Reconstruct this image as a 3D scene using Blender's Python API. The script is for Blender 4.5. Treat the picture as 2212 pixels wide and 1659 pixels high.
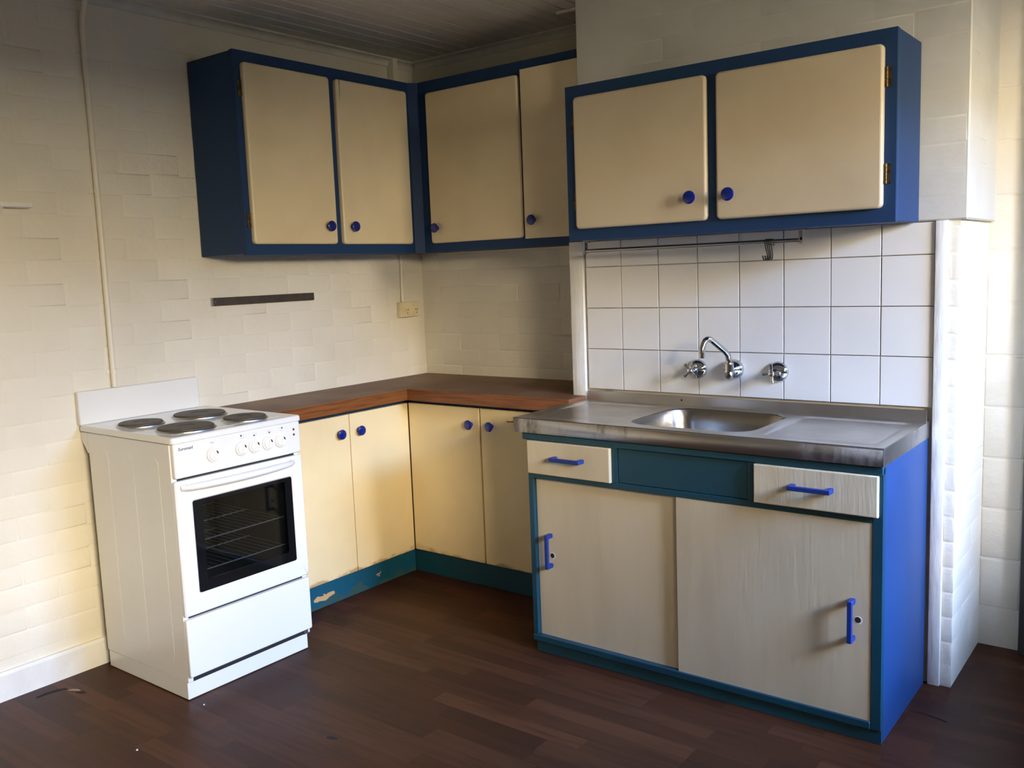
import bpy, bmesh, math, random
from mathutils import Vector, Matrix
random.seed(7)
for o in list(bpy.data.objects): bpy.data.objects.remove(o)
scene = bpy.context.scene
COL = scene.collection
pi = math.pi

# ------------------------------------------------------------------ camera
cam_d = bpy.data.cameras.new('camera'); cam = bpy.data.objects.new('camera', cam_d); COL.objects.link(cam)
cam_d.sensor_fit = 'HORIZONTAL'; cam_d.sensor_width = 36.0; cam_d.lens = 36.0*1965.08/2212; cam_d.clip_start = .02
Fw = Vector((-.60932558, .78326777, -.12334481)); Rt = Vector((.79160785, .60985793, -.03781955)); Up = Vector((-.04559998, .12068514, .99164295))
CAM = Vector((3.0547482, -3.25009794, 1.31648717))
m = Matrix.Identity(4)
for i in range(3): m[i][0] = Rt[i]; m[i][1] = Up[i]; m[i][2] = -Fw[i]; m[i][3] = CAM[i]
cam.matrix_world = m
scene.camera = cam

# ------------------------------------------------------------------ light: sky through a right-wall window, added warm panel outside a second
scene.view_settings.view_transform = 'Standard'; scene.view_settings.look = 'None'
scene.view_settings.gamma = 1.0; scene.view_settings.use_curve_mapping = False
scene.view_settings.exposure = -0.10
world = bpy.data.worlds.new('sky'); scene.world = world; world.use_nodes = True
bgn = world.node_tree.nodes['Background']; bgn.inputs[0].default_value = (.62, .80, 1.0, 1); bgn.inputs[1].default_value = 1.0
def area_light(name, loc, aim, sx, sy, L, col):
    d = bpy.data.lights.new(name, 'AREA'); d.shape = 'RECTANGLE'; d.size = sx; d.size_y = sy
    d.energy = L*pi*sx*sy; d.color = col
    o = bpy.data.objects.new(name, d); COL.objects.link(o); o.location = loc
    o.rotation_euler = (Vector(aim)-Vector(loc)).to_track_quat('-Z', 'Y').to_euler()
    return o
# blue open sky seen through the window by the alcove; added warm panel outside the other, unseen window
area_light('daylight_sky', (5.1, -0.95, 3.05), (3.75, -0.95, 1.5), 2.4, 2.4, 165.0, (.24, .47, 1.0))
area_light('added_warm_panel', (5.2, -2.80, 1.95), (3.75, -2.75, 1.70), 2.8, .62, 132.0, (1.0, .82, .56))

# ------------------------------------------------------------------ materials
MATS = {}
def lin(c): return tuple(((v/255.0)/12.92 if v <= 10 else ((v/255.0+.055)/1.055)**2.4) for v in c)
def nn(t, typ, **kw):
    n = t.nodes.new(typ)
    for k, v in kw.items(): setattr(n, k, v)
    return n
def mixc(t, fac, a, b, mode='MIX'):
    n = nn(t, 'ShaderNodeMix', data_type='RGBA', blend_type=mode)
    for s, v in ((0, fac), (6, a), (7, b)):
        if hasattr(v, 'is_linked') or hasattr(v, 'node'): t.links.new(v, n.inputs[s])
        elif s == 0: n.inputs[0].default_value = v
        else: n.inputs[s].default_value = (*v, 1) if len(v) == 3 else v
    return n.outputs[2]
def ramp(t, val, a, b):
    n = nn(t, 'ShaderNodeMapRange', interpolation_type='SMOOTHSTEP'); t.links.new(val, n.inputs[0])
    n.inputs[1].default_value = a; n.inputs[2].default_value = b
    return n.outputs[0]
def noise(t, scale, vec=None, detail=4, stretch=None, rough=.55):
    g = nn(t, 'ShaderNodeNewGeometry'); v = g.outputs['Position']
    mp = nn(t, 'ShaderNodeMapping'); t.links.new(v, mp.inputs[0])
    if stretch: mp.inputs['Scale'].default_value = stretch
    n = nn(t, 'ShaderNodeTexNoise'); t.links.new(mp.outputs[0], n.inputs['Vector'])
    n.inputs['Scale'].default_value = scale; n.inputs['Detail'].default_value = detail; n.inputs['Roughness'].default_value = rough
    return n.outputs['Fac']
def posz(t, ax=2):
    g = nn(t, 'ShaderNodeNewGeometry'); s = nn(t, 'ShaderNodeSeparateXYZ'); t.links.new(g.outputs['Position'], s.inputs[0])
    return s.outputs[ax]
def math_(t, op, a, b):
    n = nn(t, 'ShaderNodeMath', operation=op)
    for i, v in ((0, a), (1, b)):
        if hasattr(v, 'node'): t.links.new(v, n.inputs[i])
        else: n.inputs[i].default_value = v
    return n.outputs[0]
def mat(name, col, rough=.5, metal=0.0, var=None, vscale=3.0, vlo=.4, vhi=.65, vstretch=None, bump=0.0, bscale=60.0, bstretch=None, coat=0.0, spec=.5, hook=None):
    if name in MATS: return MATS[name]
    mt = bpy.data.materials.new(name); mt.use_nodes = True; t = mt.node_tree
    p = t.nodes['Principled BSDF']
    p.inputs['Roughness'].default_value = rough; p.inputs['Metallic'].default_value = metal
    p.inputs['Specular IOR Level'].default_value = spec; p.inputs['Coat Weight'].default_value = coat
    c = None
    p.inputs['Base Color'].default_value = (*col, 1)
    if var is not None:
        f = ramp(t, noise(t, vscale, stretch=vstretch), vlo, vhi); c = mixc(t, f, col, var)
    if hook: c = hook(t, c if c is not None else col, p)
    if c is not None: t.links.new(c, p.inputs['Base Color'])
    if bump:
        b = nn(t, 'ShaderNodeBump'); b.inputs['Strength'].default_value = bump; b.inputs['Distance'].default_value = .004
        t.links.new(noise(t, bscale, stretch=bstretch, detail=5), b.inputs['Height']); t.links.new(b.outputs[0], p.inputs['Normal'])
    MATS[name] = mt
    return mt

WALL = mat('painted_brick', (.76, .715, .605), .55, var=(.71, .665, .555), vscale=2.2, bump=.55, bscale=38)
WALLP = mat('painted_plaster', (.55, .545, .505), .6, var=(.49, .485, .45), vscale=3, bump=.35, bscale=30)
FARW = mat('far_wall_paint', (.46, .42, .33), .6, var=(.42, .38, .30), vscale=3, bump=.2, bscale=30)
CEIL = mat('painted_boards', (.74, .71, .65), .5, var=(.68, .65, .59), vscale=4, vstretch=(1, .15, 1), bump=.15, bscale=40)
TRIMW = mat('white_trim_paint', (.76, .755, .72), .4, var=(.70, .69, .65), vscale=8, bump=.5, bscale=70, bstretch=(1, 1, .25))
CORN = mat('cornice_paint', (.70, .68, .62), .45, var=(.62, .60, .54), vscale=6)
def cream_hook(t, c, p):
    return c
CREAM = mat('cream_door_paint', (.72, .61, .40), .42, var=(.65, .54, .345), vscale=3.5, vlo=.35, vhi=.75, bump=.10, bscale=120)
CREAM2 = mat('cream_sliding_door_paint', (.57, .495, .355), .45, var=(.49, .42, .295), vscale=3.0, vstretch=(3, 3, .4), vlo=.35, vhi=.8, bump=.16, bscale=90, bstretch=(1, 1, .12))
CREAM3 = mat('cream_grained_drawer_paint', (.62, .55, .40), .4, var=(.55, .48, .34), vscale=4, bump=.38, bscale=60, bstretch=(1, 1, .10))
def peel(lowcol, z0, amount):
    def h(t, c, p):
        n = noise(t, 9, detail=6, rough=.65, stretch=(1, 1, 2.2)); z = posz(t)
        v = math_(t, 'SUBTRACT', n, math_(t, 'MULTIPLY', math_(t, 'SUBTRACT', z, z0), 9.0))
        f = ramp(t, v, amount, amount+.015)
        f2 = ramp(t, v, amount-.12, amount+.02)
        c2 = mixc(t, math_(t, 'MULTIPLY', f2, .45), c, (.42, .28, .13))
        return mixc(t, f, c2, lowcol)
    return h
CREAMB = mat('cream_base_door_paint', (.84, .69, .40), .42, var=(.76, .61, .35), vscale=2.5, vlo=.35, vhi=.75, bump=.10, bscale=120, hook=peel((.50, .33, .16), .107, .46))
CREAMK = mat('dimmed_cream_door_paint', (.58, .495, .345), .42, var=(.52, .435, .30), vscale=3.5, vlo=.35, vhi=.75, bump=.10, bscale=120)  # greyer cream, darkened to stand in for weaker light above the sink
BLUE = mat('navy_cabinet_paint', (.011, .040, .118), .55, var=(.008, .044, .100), vscale=2.0, vlo=.55, vhi=.75, bump=.10, bscale=90, spec=.3)
BLUES = mat('bright_blue_cabinet_paint', (.010, .047, .155), .42, var=(.008, .039, .13), vscale=3, bump=.08, bscale=90)
TEAL = mat('teal_cabinet_paint', (.0045, .050, .082), .40, var=(.004, .042, .075), vscale=3, bump=.10, bscale=90)
def kick_hook(t, c, p):
    n = noise(t, 7, detail=6, rough=.6, stretch=(1, 1, 1.5)); z = posz(t)
    v = math_(t, 'SUBTRACT', n, math_(t, 'MULTIPLY', z, 5.0))
    c = mixc(t, ramp(t, v, .40, .42), c, (.028, .085, .090))
    n2 = noise(t, 6, detail=6, rough=.6, stretch=(1, 1.0, 3))
    return mixc(t, ramp(t, math_(t, 'SUBTRACT', n2, math_(t, 'ABSOLUTE', math_(t, 'MULTIPLY', math_(t, 'SUBTRACT', z, .042), 4.0), 0.0)), .585, .60), c, (.55, .36, .17))
KICK = mat('teal_kick_paint', (.006, .085, .145), .45, var=(.005, .070, .125), vscale=4, bump=.12, bscale=60, hook=kick_hook)
KICK2 = mat('dark_teal_kick_paint', (.005, .055, .085), .45, var=(.007, .046, .07), vscale=5, bump=.1, bscale=60)
KNOBM = mat('blue_plastic', (.003, .012, .19), .22, spec=.6)
HANDM = mat('blue_handle_paint', (.006, .030, .20), .40, var=(.007, .027, .16), vscale=20)
ENAM = mat('white_enamel', (.77, .77, .75), .16, spec=.55, coat=.3)
ENAMS = mat('white_enamel_side', (.76, .76, .74), .26, spec=.5)
PLASW = mat('white_plastic', (.80, .80, .775), .28)
DARKP = mat('dark_print', (.03, .03, .035), .5)
GREYP = mat('grey_print', (.30, .30, .30), .5)
BLACKG = mat('black_glass', (.006, .006, .007), .06, spec=.5)
IRON = mat('hotplate_iron', (.060, .050, .040), .55, var=(.085, .070, .055), vscale=30, bump=.15, bscale=200)
CHROME = mat('chrome', (.62, .62, .63), .07, metal=1.0)
STEELW = mat('ring_steel', (.42, .42, .41), .38, metal=1.0)
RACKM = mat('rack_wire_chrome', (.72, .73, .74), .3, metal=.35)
CAVITY = mat('oven_cavity_enamel', (.11, .115, .112), .4)
SHADOWG = mat('gap_black', (.012, .012, .012), .8)
REDL = mat('indicator_lens', (.13, .035, .012), .25)
STEEL = mat('brushed_stainless', (.60, .58, .55), .30, metal=1.0, var=(.52, .50, .47), vscale=7, bump=.03, bscale=260, bstretch=(.05, 1, 1))
def steel_stain(t, c, p):
    n = noise(t, 22, detail=6, rough=.7, stretch=(1, 1, .35)); n2 = noise(t, 3, detail=2)
    f = ramp(t, math_(t, 'ADD', n, math_(t, 'MULTIPLY', n2, .5)), .72, .95)
    r = nn(t, 'ShaderNodeMapRange'); t.links.new(f, r.inputs[0]); r.inputs[3].default_value = .32; r.inputs[4].default_value = .55
    t.links.new(r.outputs[0], p.inputs['Roughness'])
    return mixc(t, f, c, (.26, .225, .195))
STEELE = mat('stained_stainless_edge', (.46, .44, .41), .34, metal=1.0, hook=steel_stain)
STEELB = mat('bowl_stainless', (.36, .345, .325), .25, metal=1.0, bump=.02, bscale=200)
RAILM = mat('rail_steel', (.40, .385, .35), .30, metal=1.0)
HOOKM = mat('dark_hook_steel', (.055, .055, .055), .4, metal=.6)
TILE = mat('white_glazed_tile', (.71, .695, .665), .16, spec=.5, var=(.69, .675, .645), vscale=6, bump=.03, bscale=12)
GROUT = mat('grout', (.52, .47, .39), .8, var=(.20, .16, .12), vscale=9, vlo=.5, vhi=.8)
def top_wood(t, c, p):
    n = noise(t, 3.2, detail=5); return mixc(t, ramp(t, n, .42, .62), c, (.215, .115, .062))
WORKT = mat('worn_brown_laminate', (.150, .066, .032), .48, hook=top_wood, spec=.25)
EDGEW = mat('worktop_edge_timber', (.235, .082, .022), .35, var=(.13, .040, .012), vscale=16, vstretch=(.35, .35, 6), vlo=.35, vhi=.7, bump=.05, bscale=100)
BRASS = mat('aged_brass', (.16, .115, .055), .45, metal=.9, var=(.06, .045, .03), vscale=60)
STRIPM = mat('magnetic_strip_dark', (.062, .048, .034), .5, var=(.045, .035, .026), vscale=30)
CREAMP = mat('aged_cream_plastic', (.74, .64, .43), .35, var=(.68, .55, .33), vscale=18)
CONDM = mat('painted_conduit', (.78, .73, .62), .42)
DOORD = mat('dark_door_paint', (.040, .036, .032), .5, var=(.055, .05, .045), vscale=6)
CRACKM = mat('dark_crack', (.016, .010, .008), .9)
LINO = mat('torn_flooring_backing', (.30, .20, .15), .8)
GRASS = mat('yard_ground', (.30, .27, .17), .9, var=(.22, .24, .11), vscale=2)
def floor_hook(t, c, p):
    oi = nn(t, 'ShaderNodeObjectInfo'); r = oi.outputs['Random']
    g = nn(t, 'ShaderNodeNewGeometry'); mp = nn(t, 'ShaderNodeMapping'); t.links.new(g.outputs['Position'], mp.inputs[0])
    mp.inputs['Scale'].default_value = (1.2, 14, 1)
    cb = nn(t, 'ShaderNodeCombineXYZ'); t.links.new(math_(t, 'MULTIPLY', r, 37.0), cb.inputs[0]); t.links.new(math_(t, 'MULTIPLY', r, 11.0), cb.inputs[1])
    t.links.new(cb.outputs[0], mp.inputs['Location'])
    n = nn(t, 'ShaderNodeTexNoise'); t.links.new(mp.outputs[0], n.inputs['Vector']); n.inputs['Scale'].default_value = 3.0; n.inputs['Detail'].default_value = 6
    rr = nn(t, 'ShaderNodeValToRGB'); t.links.new(r, rr.inputs[0]); e = rr.color_ramp.elements
    e[0].position = 0; e[0].color = (.039, .0135, .0066, 1); e[1].position = 1; e[1].color = (.090, .030, .0122, 1)
    k = e.new(.45); k.color = (.060, .0195, .0082, 1); k = e.new(.78); k.color = (.072, .025, .011, 1)
    gr = ramp(t, n.outputs['Fac'], .36, .66)
    c2 = mixc(t, gr, rr.outputs[0], (.030, .012, .007))
    c3 = mixc(t, math_(t, 'MULTIPLY', gr, .55), rr.outputs[0], c2)
    rn = nn(t, 'ShaderNodeMapRange'); t.links.new(noise(t, 2.0), rn.inputs[0]); rn.inputs[3].default_value = .34; rn.inputs[4].default_value = .56
    t.links.new(rn.outputs[0], p.inputs['Roughness'])
    return c3
FLOORM = mat('red_brown_laminate', (.07, .027, .013), .42, hook=floor_hook, bump=.05, bscale=90, bstretch=(.1, 1, 1), spec=.18)
def glassy(name, tint, gl):
    mt = bpy.data.materials.new(name); mt.use_nodes = True; t = mt.node_tree; t.nodes.clear()
    out = nn(t, 'ShaderNodeOutputMaterial'); mx = nn(t, 'ShaderNodeMixShader'); tr = nn(t, 'ShaderNodeBsdfTransparent'); gs = nn(t, 'ShaderNodeBsdfGlossy')
    fr = nn(t, 'ShaderNodeFresnel'); fr.inputs[0].default_value = 1.45
    tr.inputs[0].default_value = (*tint, 1); gs.inputs['Roughness'].default_value = .03; gs.inputs['Color'].default_value = (gl, gl, gl, 1)
    t.links.new(fr.outputs[0], mx.inputs[0]); t.links.new(tr.outputs[0], mx.inputs[1]); t.links.new(gs.outputs[0], mx.inputs[2]); t.links.new(mx.outputs[0], out.inputs[0])
    return mt
OVENG = glassy('smoked_oven_glass', (.55, .56, .56), .9)
PANE = glassy('window_glass', (.96, .97, .97), 1.0)

# ------------------------------------------------------------------ mesh helpers
class MB:
    def __init__(s): s.bm = bmesh.new()
    def box(s, x0, x1, y0, y1, z0, z1, bev=0.0, seg=1):
        r = bmesh.ops.create_cube(s.bm, size=1.0); vs = r['verts']
        bmesh.ops.scale(s.bm, vec=(x1-x0, y1-y0, z1-z0), verts=vs)
        bmesh.ops.translate(s.bm, vec=((x0+x1)/2, (y0+y1)/2, (z0+z1)/2), verts=vs)
        if bev:
            es = {e for v in vs for e in v.link_edges}
            bmesh.ops.bevel(s.bm, geom=list(es), offset=bev, segments=seg, affect='EDGES', profile=.5)
        return s
    def loops(s, rings, cap0=True, cap1=True, closed=True):
        vr = [[s.bm.verts.new(p) for p in r] for r in rings]
        n = len(rings[0])
        for a, b in zip(vr, vr[1:]):
            for i in range(n if closed else n-1):
                j = (i+1) % n
                s.bm.faces.new((a[i], a[j], b[j], b[i]))
        if cap0: s.bm.faces.new(list(reversed(vr[0])))
        if cap1: s.bm.faces.new(vr[-1])
        return vr
    def lathe(s, prof, origin, axis, seg=24, caps=True):
        a = Vector(axis).normalized(); t = Vector((0, 0, 1)) if abs(a.z) < .9 else Vector((1, 0, 0))
        u = a.cross(t).normalized(); v = a.cross(u); o = Vector(origin)
        rings = []
        for h, r in prof:
            rings.append([o+a*h+(u*math.cos(2*pi*i/seg)+v*math.sin(2*pi*i/seg))*max(r, 1e-5) for i in range(seg)])
        s.loops(rings, caps, caps)
        return s
    def tube(s, path, rad, seg=10, cap=True, flat=None):
        P = [Vector(p) for p in path]; n = len(P)
        rads = rad if isinstance(rad, (list, tuple)) else [rad]*n
        T = [(P[min(i+1, n-1)]-P[max(i-1, 0)]).normalized() for i in range(n)]
        ref = Vector((0, 0, 1)) if abs(T[0].z) < .9 else Vector((1, 0, 0))
        u = T[0].cross(ref).normalized(); rings = []
        for i in range(n):
            u = (u-T[i]*u.dot(T[i])).normalized(); v = T[i].cross(u)
            fu, fv = flat if flat else (1, 1)
            rings.append([P[i]+(u*math.cos(2*pi*k/seg)*fu+v*math.sin(2*pi*k/seg)*fv)*rads[i] for k in range(seg)])
        s.loops(rings, cap, cap)
        return s
    def prism(s, pts, vec):
        v = Vector(vec); s.loops([[Vector(p) for p in pts], [Vector(p)+v for p in pts]])
        return s
    def mesh(s, name, smooth=None):
        bm = s.bm
        bmesh.ops.recalc_face_normals(bm, faces=bm.faces)
        if smooth is not None:
            for f in bm.faces: f.smooth = len(f.verts) <= 4
            for e in bm.edges:
                if len(e.link_faces) == 2: e.smooth = e.calc_face_angle(0) < math.radians(smooth)
                else: e.smooth = False
        me = bpy.data.meshes.new(name); bm.to_mesh(me); bm.free()
        return me
def rr(u0, u1, v0, v1, r, seg=4):
    if r <= 0: return [(u0, v0), (u1, v0), (u1, v1), (u0, v1)]
    pts = []
    for cx, cy, a in ((u1-r, v0+r, -90), (u1-r, v1-r, 0), (u0+r, v1-r, 90), (u0+r, v0+r, 180)):
        for k in range(seg+1):
            t = math.radians(a+90*k/seg); pts.append((cx+r*math.cos(t), cy+r*math.sin(t)))
    return pts
def plane_pt(pl, u, v, d):
    # pl: 'x' -> u=y v=z d=x ; 'y' -> u=x v=z d=y ; 'z' -> u=x v=y d=z
    return {'x': (d, u, v), 'y': (u, d, v), 'z': (u, v, d)}[pl]
def slab(b, pl, u0, u1, v0, v1, d0, d1, r=0.0, e=0.0, seg=4, eseg=3):
    """rounded panel from depth d0 (back) to d1 (face), corner radius r, rounded face edge e"""
    sg = 1 if d1 > d0 else -1
    lay = [(d0, 0.0), (d1-sg*e, 0.0)]
    if e:
        for k in range(1, eseg+1):
            a = pi/2*k/eseg; lay.append((d1-sg*e*(1-math.sin(a)), e*(1-math.cos(a))))
    rings = []
    for d, ins in lay:
        rings.append([plane_pt(pl, u, v, d) for u, v in rr(u0+ins, u1-ins, v0+ins, v1-ins, max(r-ins, 0.0005) if r else 0, seg)])
    b.loops(rings)
    return b
def ring_slab(b, pl, o, i, d0, d1, ro=.004, ri=.004, e=.002, seg=4):
    """panel with a rectangular hole; o, i = (u0,u1,v0,v1)"""
    sg = 1 if d1 > d0 else -1
    def L(q, r, d, ins): return [plane_pt(pl, u, v, d) for u, v in rr(q[0]+ins, q[1]-ins, q[2]+ins, q[3]-ins, r, seg)]
    rings = [L(i, ri, d0, 0), L(o, ro, d0, 0), L(o, ro, d1-sg*e, 0), L(o, ro, d1, e), L(i, ri, d1, -e), L(i, ri, d1-sg*e, 0), L(i, ri, d0, 0)]
    b.loops(rings, False, False)
    bmesh.ops.remove_doubles(b.bm, verts=b.bm.verts, dist=1e-6)
    return b

# ------------------------------------------------------------------ scene graph helpers
def tag(o, label=None, cat=None, group=None, kind=None):
    if label: o['label'] = label
    if cat: o['category'] = cat
    if group: o['group'] = group
    if kind: o['kind'] = kind
    return o
def thing(name, label, cat, loc, group=None, kind=None):
    o = bpy.data.objects.new(name, None); COL.objects.link(o); o.location = loc; o.empty_display_size = .05
    return tag(o, label, cat, group, kind)
def wloc(o):
    v = Vector(o.location)
    while o.parent: o = o.parent; v = v+Vector(o.location)
    return v
def part(name, b, m, parent=None, smooth=None, loc=(0, 0, 0), label=None):
    """b: MB or mesh, built in room coordinates (shifted by loc)"""
    me = b.mesh(name, smooth) if isinstance(b, MB) else b
    if not me.materials: me.materials.append(m)
    o = bpy.data.objects.new(name, me); COL.objects.link(o)
    if parent:
        o.parent = parent; o.location = Vector(loc)-wloc(parent)
    else: o.location = loc
    if label: o['label'] = label
    return o
def single(name, b, m, label, cat=None, smooth=None, group=None, kind=None):
    return tag(part(name, b, m, None, smooth), label, cat, group, kind)
def struct(name, b, m, label, smooth=None):
    return single(name, b, m, label, None, smooth, None, 'structure')

# key dimensions (metres); corner of the room at the origin, left wall x=0, back wall y=0
CZ = 2.298            # ceiling
RX = 3.75             # right wall (windows)
FY = -4.4             # wall behind the camera
D = .365              # tile face of the chimney breast

# ================================================================== structure
floor = struct('floor', MB().box(-.12, RX+.12, FY-.12, .14, -.10, -.004), FLOORM, 'dark red-brown wood laminate floor')
ceiling = struct('ceiling', MB().box(-.12, RX+.12, FY-.12, .14, CZ+.012, CZ+.12), CEIL, 'grey-white boarded ceiling')
wall_left = struct('wall_left', MB().box(-.12, 0, FY-.12, .14, -.004, CZ+.012), WALL, 'cream painted brick wall behind the stove')
wall_back = struct('wall_back', MB().box(0, 1.6, 0, .14, -.004, CZ+.012), WALL, 'cream painted brick wall in the corner behind the worktop')
wall_alcove = struct('wall_alcove', MB().box(1.6, RX, .04, .14, -.004, CZ+.012), WALL, 'white painted brick alcove wall right of the chimney breast')
struct('wall_front', MB().box(0, RX, FY-.12, FY, -.004, CZ+.012), FARW, 'wall behind the camera')
# right wall with two window openings
W1 = (-1.45, -.50, .95, 2.00); W2 = (-3.40, -2.05, 1.25, 1.80)  # second opening is unseen, a slot shaped to band the warm light
b = MB(); X0, X1 = RX, RX+.12
b.box(X0, X1, FY-.12, W2[0], -.004, CZ+.012); b.box(X0, X1, W2[1], W1[0], -.004, CZ+.012); b.box(X0, X1, W1[1], .14, -.004, CZ+.012)
for w in (W1, W2):
    b.box(X0, X1, w[0], w[1], -.004, w[2]); b.box(X0, X1, w[0], w[1], w[3], CZ+.012)
struct('wall_right', b, FARW, 'right wall with the two windows')
for i, w in enumerate((W1, W2)):
    b = MB(); f = .04
    ring_slab(b, 'x', w, (w[0]+f, w[1]-f, w[2]+f, w[3]-f), RX+.08, RX+.035, 0.002, .002, .002)
    wf = struct('window_%d' % (i+1), b, TRIMW, 'white timber window %s' % ('beside the alcove' if i == 0 else 'beside the camera, an unseen slot shaped for the warm light'))
    ym = (w[0]+w[1])/2
    part('mullion', MB().box(RX+.04, RX+.075, ym-.018, ym+.018, w[2]+f, w[3]-f), TRIMW, wf)
    for a, c in ((w[0]+f, ym-.018), (ym+.018, w[1]-f)):
        part('pane', MB().box(RX+.056, RX+.060, a, c, w[2]+f, w[3]-f), PANE, wf)
    part('window_sill', MB().box(RX-.03, RX+.08, w[0]-.03, w[1]+.03, w[2]-.025, w[2], .004), TRIMW, wf)
single('yard_ground', MB().box(RX+.13, 12, -9, 6, -.5, -.35), GRASS, 'ground of the yard outside the windows', None, None, None, 'structure')

# chimney breast: thicker upper part over a tiled recess
chim = struct('wall_chimney', MB().box(1.118, 2.462, -.3575, .05, -.004, 1.415), GROUT, 'chimney breast carrying the white tiles and the sink')
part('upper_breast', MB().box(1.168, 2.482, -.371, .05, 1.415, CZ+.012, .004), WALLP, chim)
part('right_flank', MB().box(2.432, 2.4625, -.362, .045, -.004, 1.415), WALL, chim)
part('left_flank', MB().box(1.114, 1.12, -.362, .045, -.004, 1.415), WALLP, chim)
# white boards framing the tiles
for i, (x0, x1, z0, zz) in enumerate(((1.1135, 1.172, .0, 1.4145), (2.3975, 2.4325, 0, 1.4145))):
    b = MB().box(x0, x1, -.3745, -.3575, z0, zz, .003, 2)
    struct('trim_%d' % (i+1), b, TRIMW, 'white timber board at the %s edge of the tiles' % ('left' if i == 0 else 'right'), 40)
# tiles
T = .152; tx0 = 1.1804; zt = 1.1664
def tile_mesh(w, h): return slab(MB(), 'y', -w/2, w/2, -h/2, h/2, .004, -.0035, 0, .0012, eseg=2).mesh('tile')
tm = tile_mesh(T-.0028, T-.0028); topm = tile_mesh(T-.0028, 1.4135-(zt+T)-.003)
for r in range(4):
    for c in range(8):
        x = tx0+T*(c+.5)
        if r < 3: part('tile', tm, TILE, chim, loc=(x+random.uniform(-.0004, .0004), -D+.0035+random.uniform(-.0006, .0003), zt-2*T+T*(r+.5)))
        else: part('tile', topm, TILE, chim, loc=(x, -D+.0035+random.uniform(-.0006, .0003), (zt+T+1.4135)/2))

# painted bricks, proud of their joints
def brick_mesh(w, h, d=.0019):
    b = MB(); j = lambda a: random.uniform(-a, a)
    o = [(-w/2, -h/2), (w/2, -h/2), (w/2, h/2), (-w/2, h/2)]
    ro = [(u+j(.0015), 0, v+j(.001)) for u, v in o]
    c = .0055
    ri = [(u-math.copysign(c, u)+j(.003), -d+j(.00011), v-math.copysign(c, v)+j(.0018)) for u, v in o]
    rm = [((a[0]*.35+q[0]*.65), a[1]*.3+q[1]*.7-.0003, (a[2]*.35+q[2]*.65)) for a, q in zip(ro, ri)]
    b.loops([[(p[0], .002, p[2]) for p in ro], ro, rm, ri], True, True)
    return b.mesh('brick', 50)
full = [brick_mesh(.226, .0725) for _ in range(8)]; half = [brick_mesh(.108, .0725) for _ in range(5)]; block = [brick_mesh(.118, .165, .0025) for _ in range(4)]
quoin = [brick_mesh(.030, .076, .002) for _ in range(5)]
PLB = {}
def lay(parent, along, u0, u1, z0, z1, plane, rot, mtl, skip=None, course=.0752, zref=1.031, length=.232, stag=0, relief=1.0):
    k0 = math.ceil((z0-zref)/course-1e-6); n = 0; k = k0
    while zref+(k+1)*course <= z1+.012:
        zc = zref+(k+.5)*course; u = u0-(length*.5 if (k+stag) % 2 else 0)
        while u < u1-.02:
            a, e = max(u, u0), min(u+length, u1); u += length
            if u1-e < .07: e = u1; u = u1
            w = e-a
            if w < .03: continue
            uc = (a+e)/2
            if skip and skip(uc, zc): continue
            src, bw = (full, .232) if w > .15 else (half, .114)
            me = random.choice(src)
            if mtl is not WALL:
                if me.name not in PLB: PLB[me.name] = me.copy(); PLB[me.name].materials.clear(); PLB[me.name].materials.append(mtl)
                me = PLB[me.name]
            loc = (uc, plane, zc) if along == 'x' else (plane, uc, zc)
            o = part('brick', me, mtl, parent, loc=loc); o.rotation_euler = (0, 0, rot); o.scale = (w/bw, relief, 1); n += 1
        k += 1
    return n
def lskip(u, z):
    if -1.20 < u and 1.42 < z < 2.12: return True       # behind the wall cabinets
    if u > -1.2 and z < .80: return True                # behind base cabinets
    if -1.73 < u < -1.26 and z < .84: return True       # behind the stove
    return False
n1 = lay(wall_left, 'y', -2.784, 0, .095, 2.272, 0, pi/2, WALL, lskip)
n2 = lay(wall_back, 'x', 0, 1.112, .80, 2.272, 0, 0, WALL, lambda u, z: 1.42 < z < 2.12, stag=1)
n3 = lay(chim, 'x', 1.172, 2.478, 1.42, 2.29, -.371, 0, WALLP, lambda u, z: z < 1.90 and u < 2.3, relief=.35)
b = None
for k in range(18):                                    # brick edge beside the right board
    z = .064+.0785*k-.039
    if z+.04 > 1.415: break
    me = random.choice(quoin); o = part('brick', me, WALL, chim, loc=(2.4475, -.362, max(z, .04)))
def cskip(u, z): return False
n4 = lay(chim, 'y', -.360, .036, .0, 1.415, 2.4625, pi/2, WALL, None, course=.0785, zref=.064)
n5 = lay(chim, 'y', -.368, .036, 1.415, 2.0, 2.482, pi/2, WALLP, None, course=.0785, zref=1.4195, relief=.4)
k = 0
for z in [.134+.17*i for i in range(12)]:              # big pale blocks of the alcove wall
    o = part('brick', random.choice(block), WALL, wall_alcove, loc=(2.523, .04, z+.085-.134+.134))

# ceiling boards running towards the window side
bw = .1435
def board_mesh():
    g = .006; h = bw/2
    pr = [(-h+.0006, 0), (-h+.0006, -.0075), (-h+g, -.012), (-.006, -.012), (-.0035, -.0085), (.0035, -.0085), (.006, -.012), (h-g, -.012), (h-.0006, -.0075), (h-.0006, 0)]
    return MB().prism([(x, FY, z) for x, z in pr], (0, -FY+.04, 0)).mesh('board')
bmsh = board_mesh()
for i in range(26):
    part('board', bmsh, CEIL, ceiling, loc=(.0285+bw*(i+.5)-bw/2, 0, CZ+.012))
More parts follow.
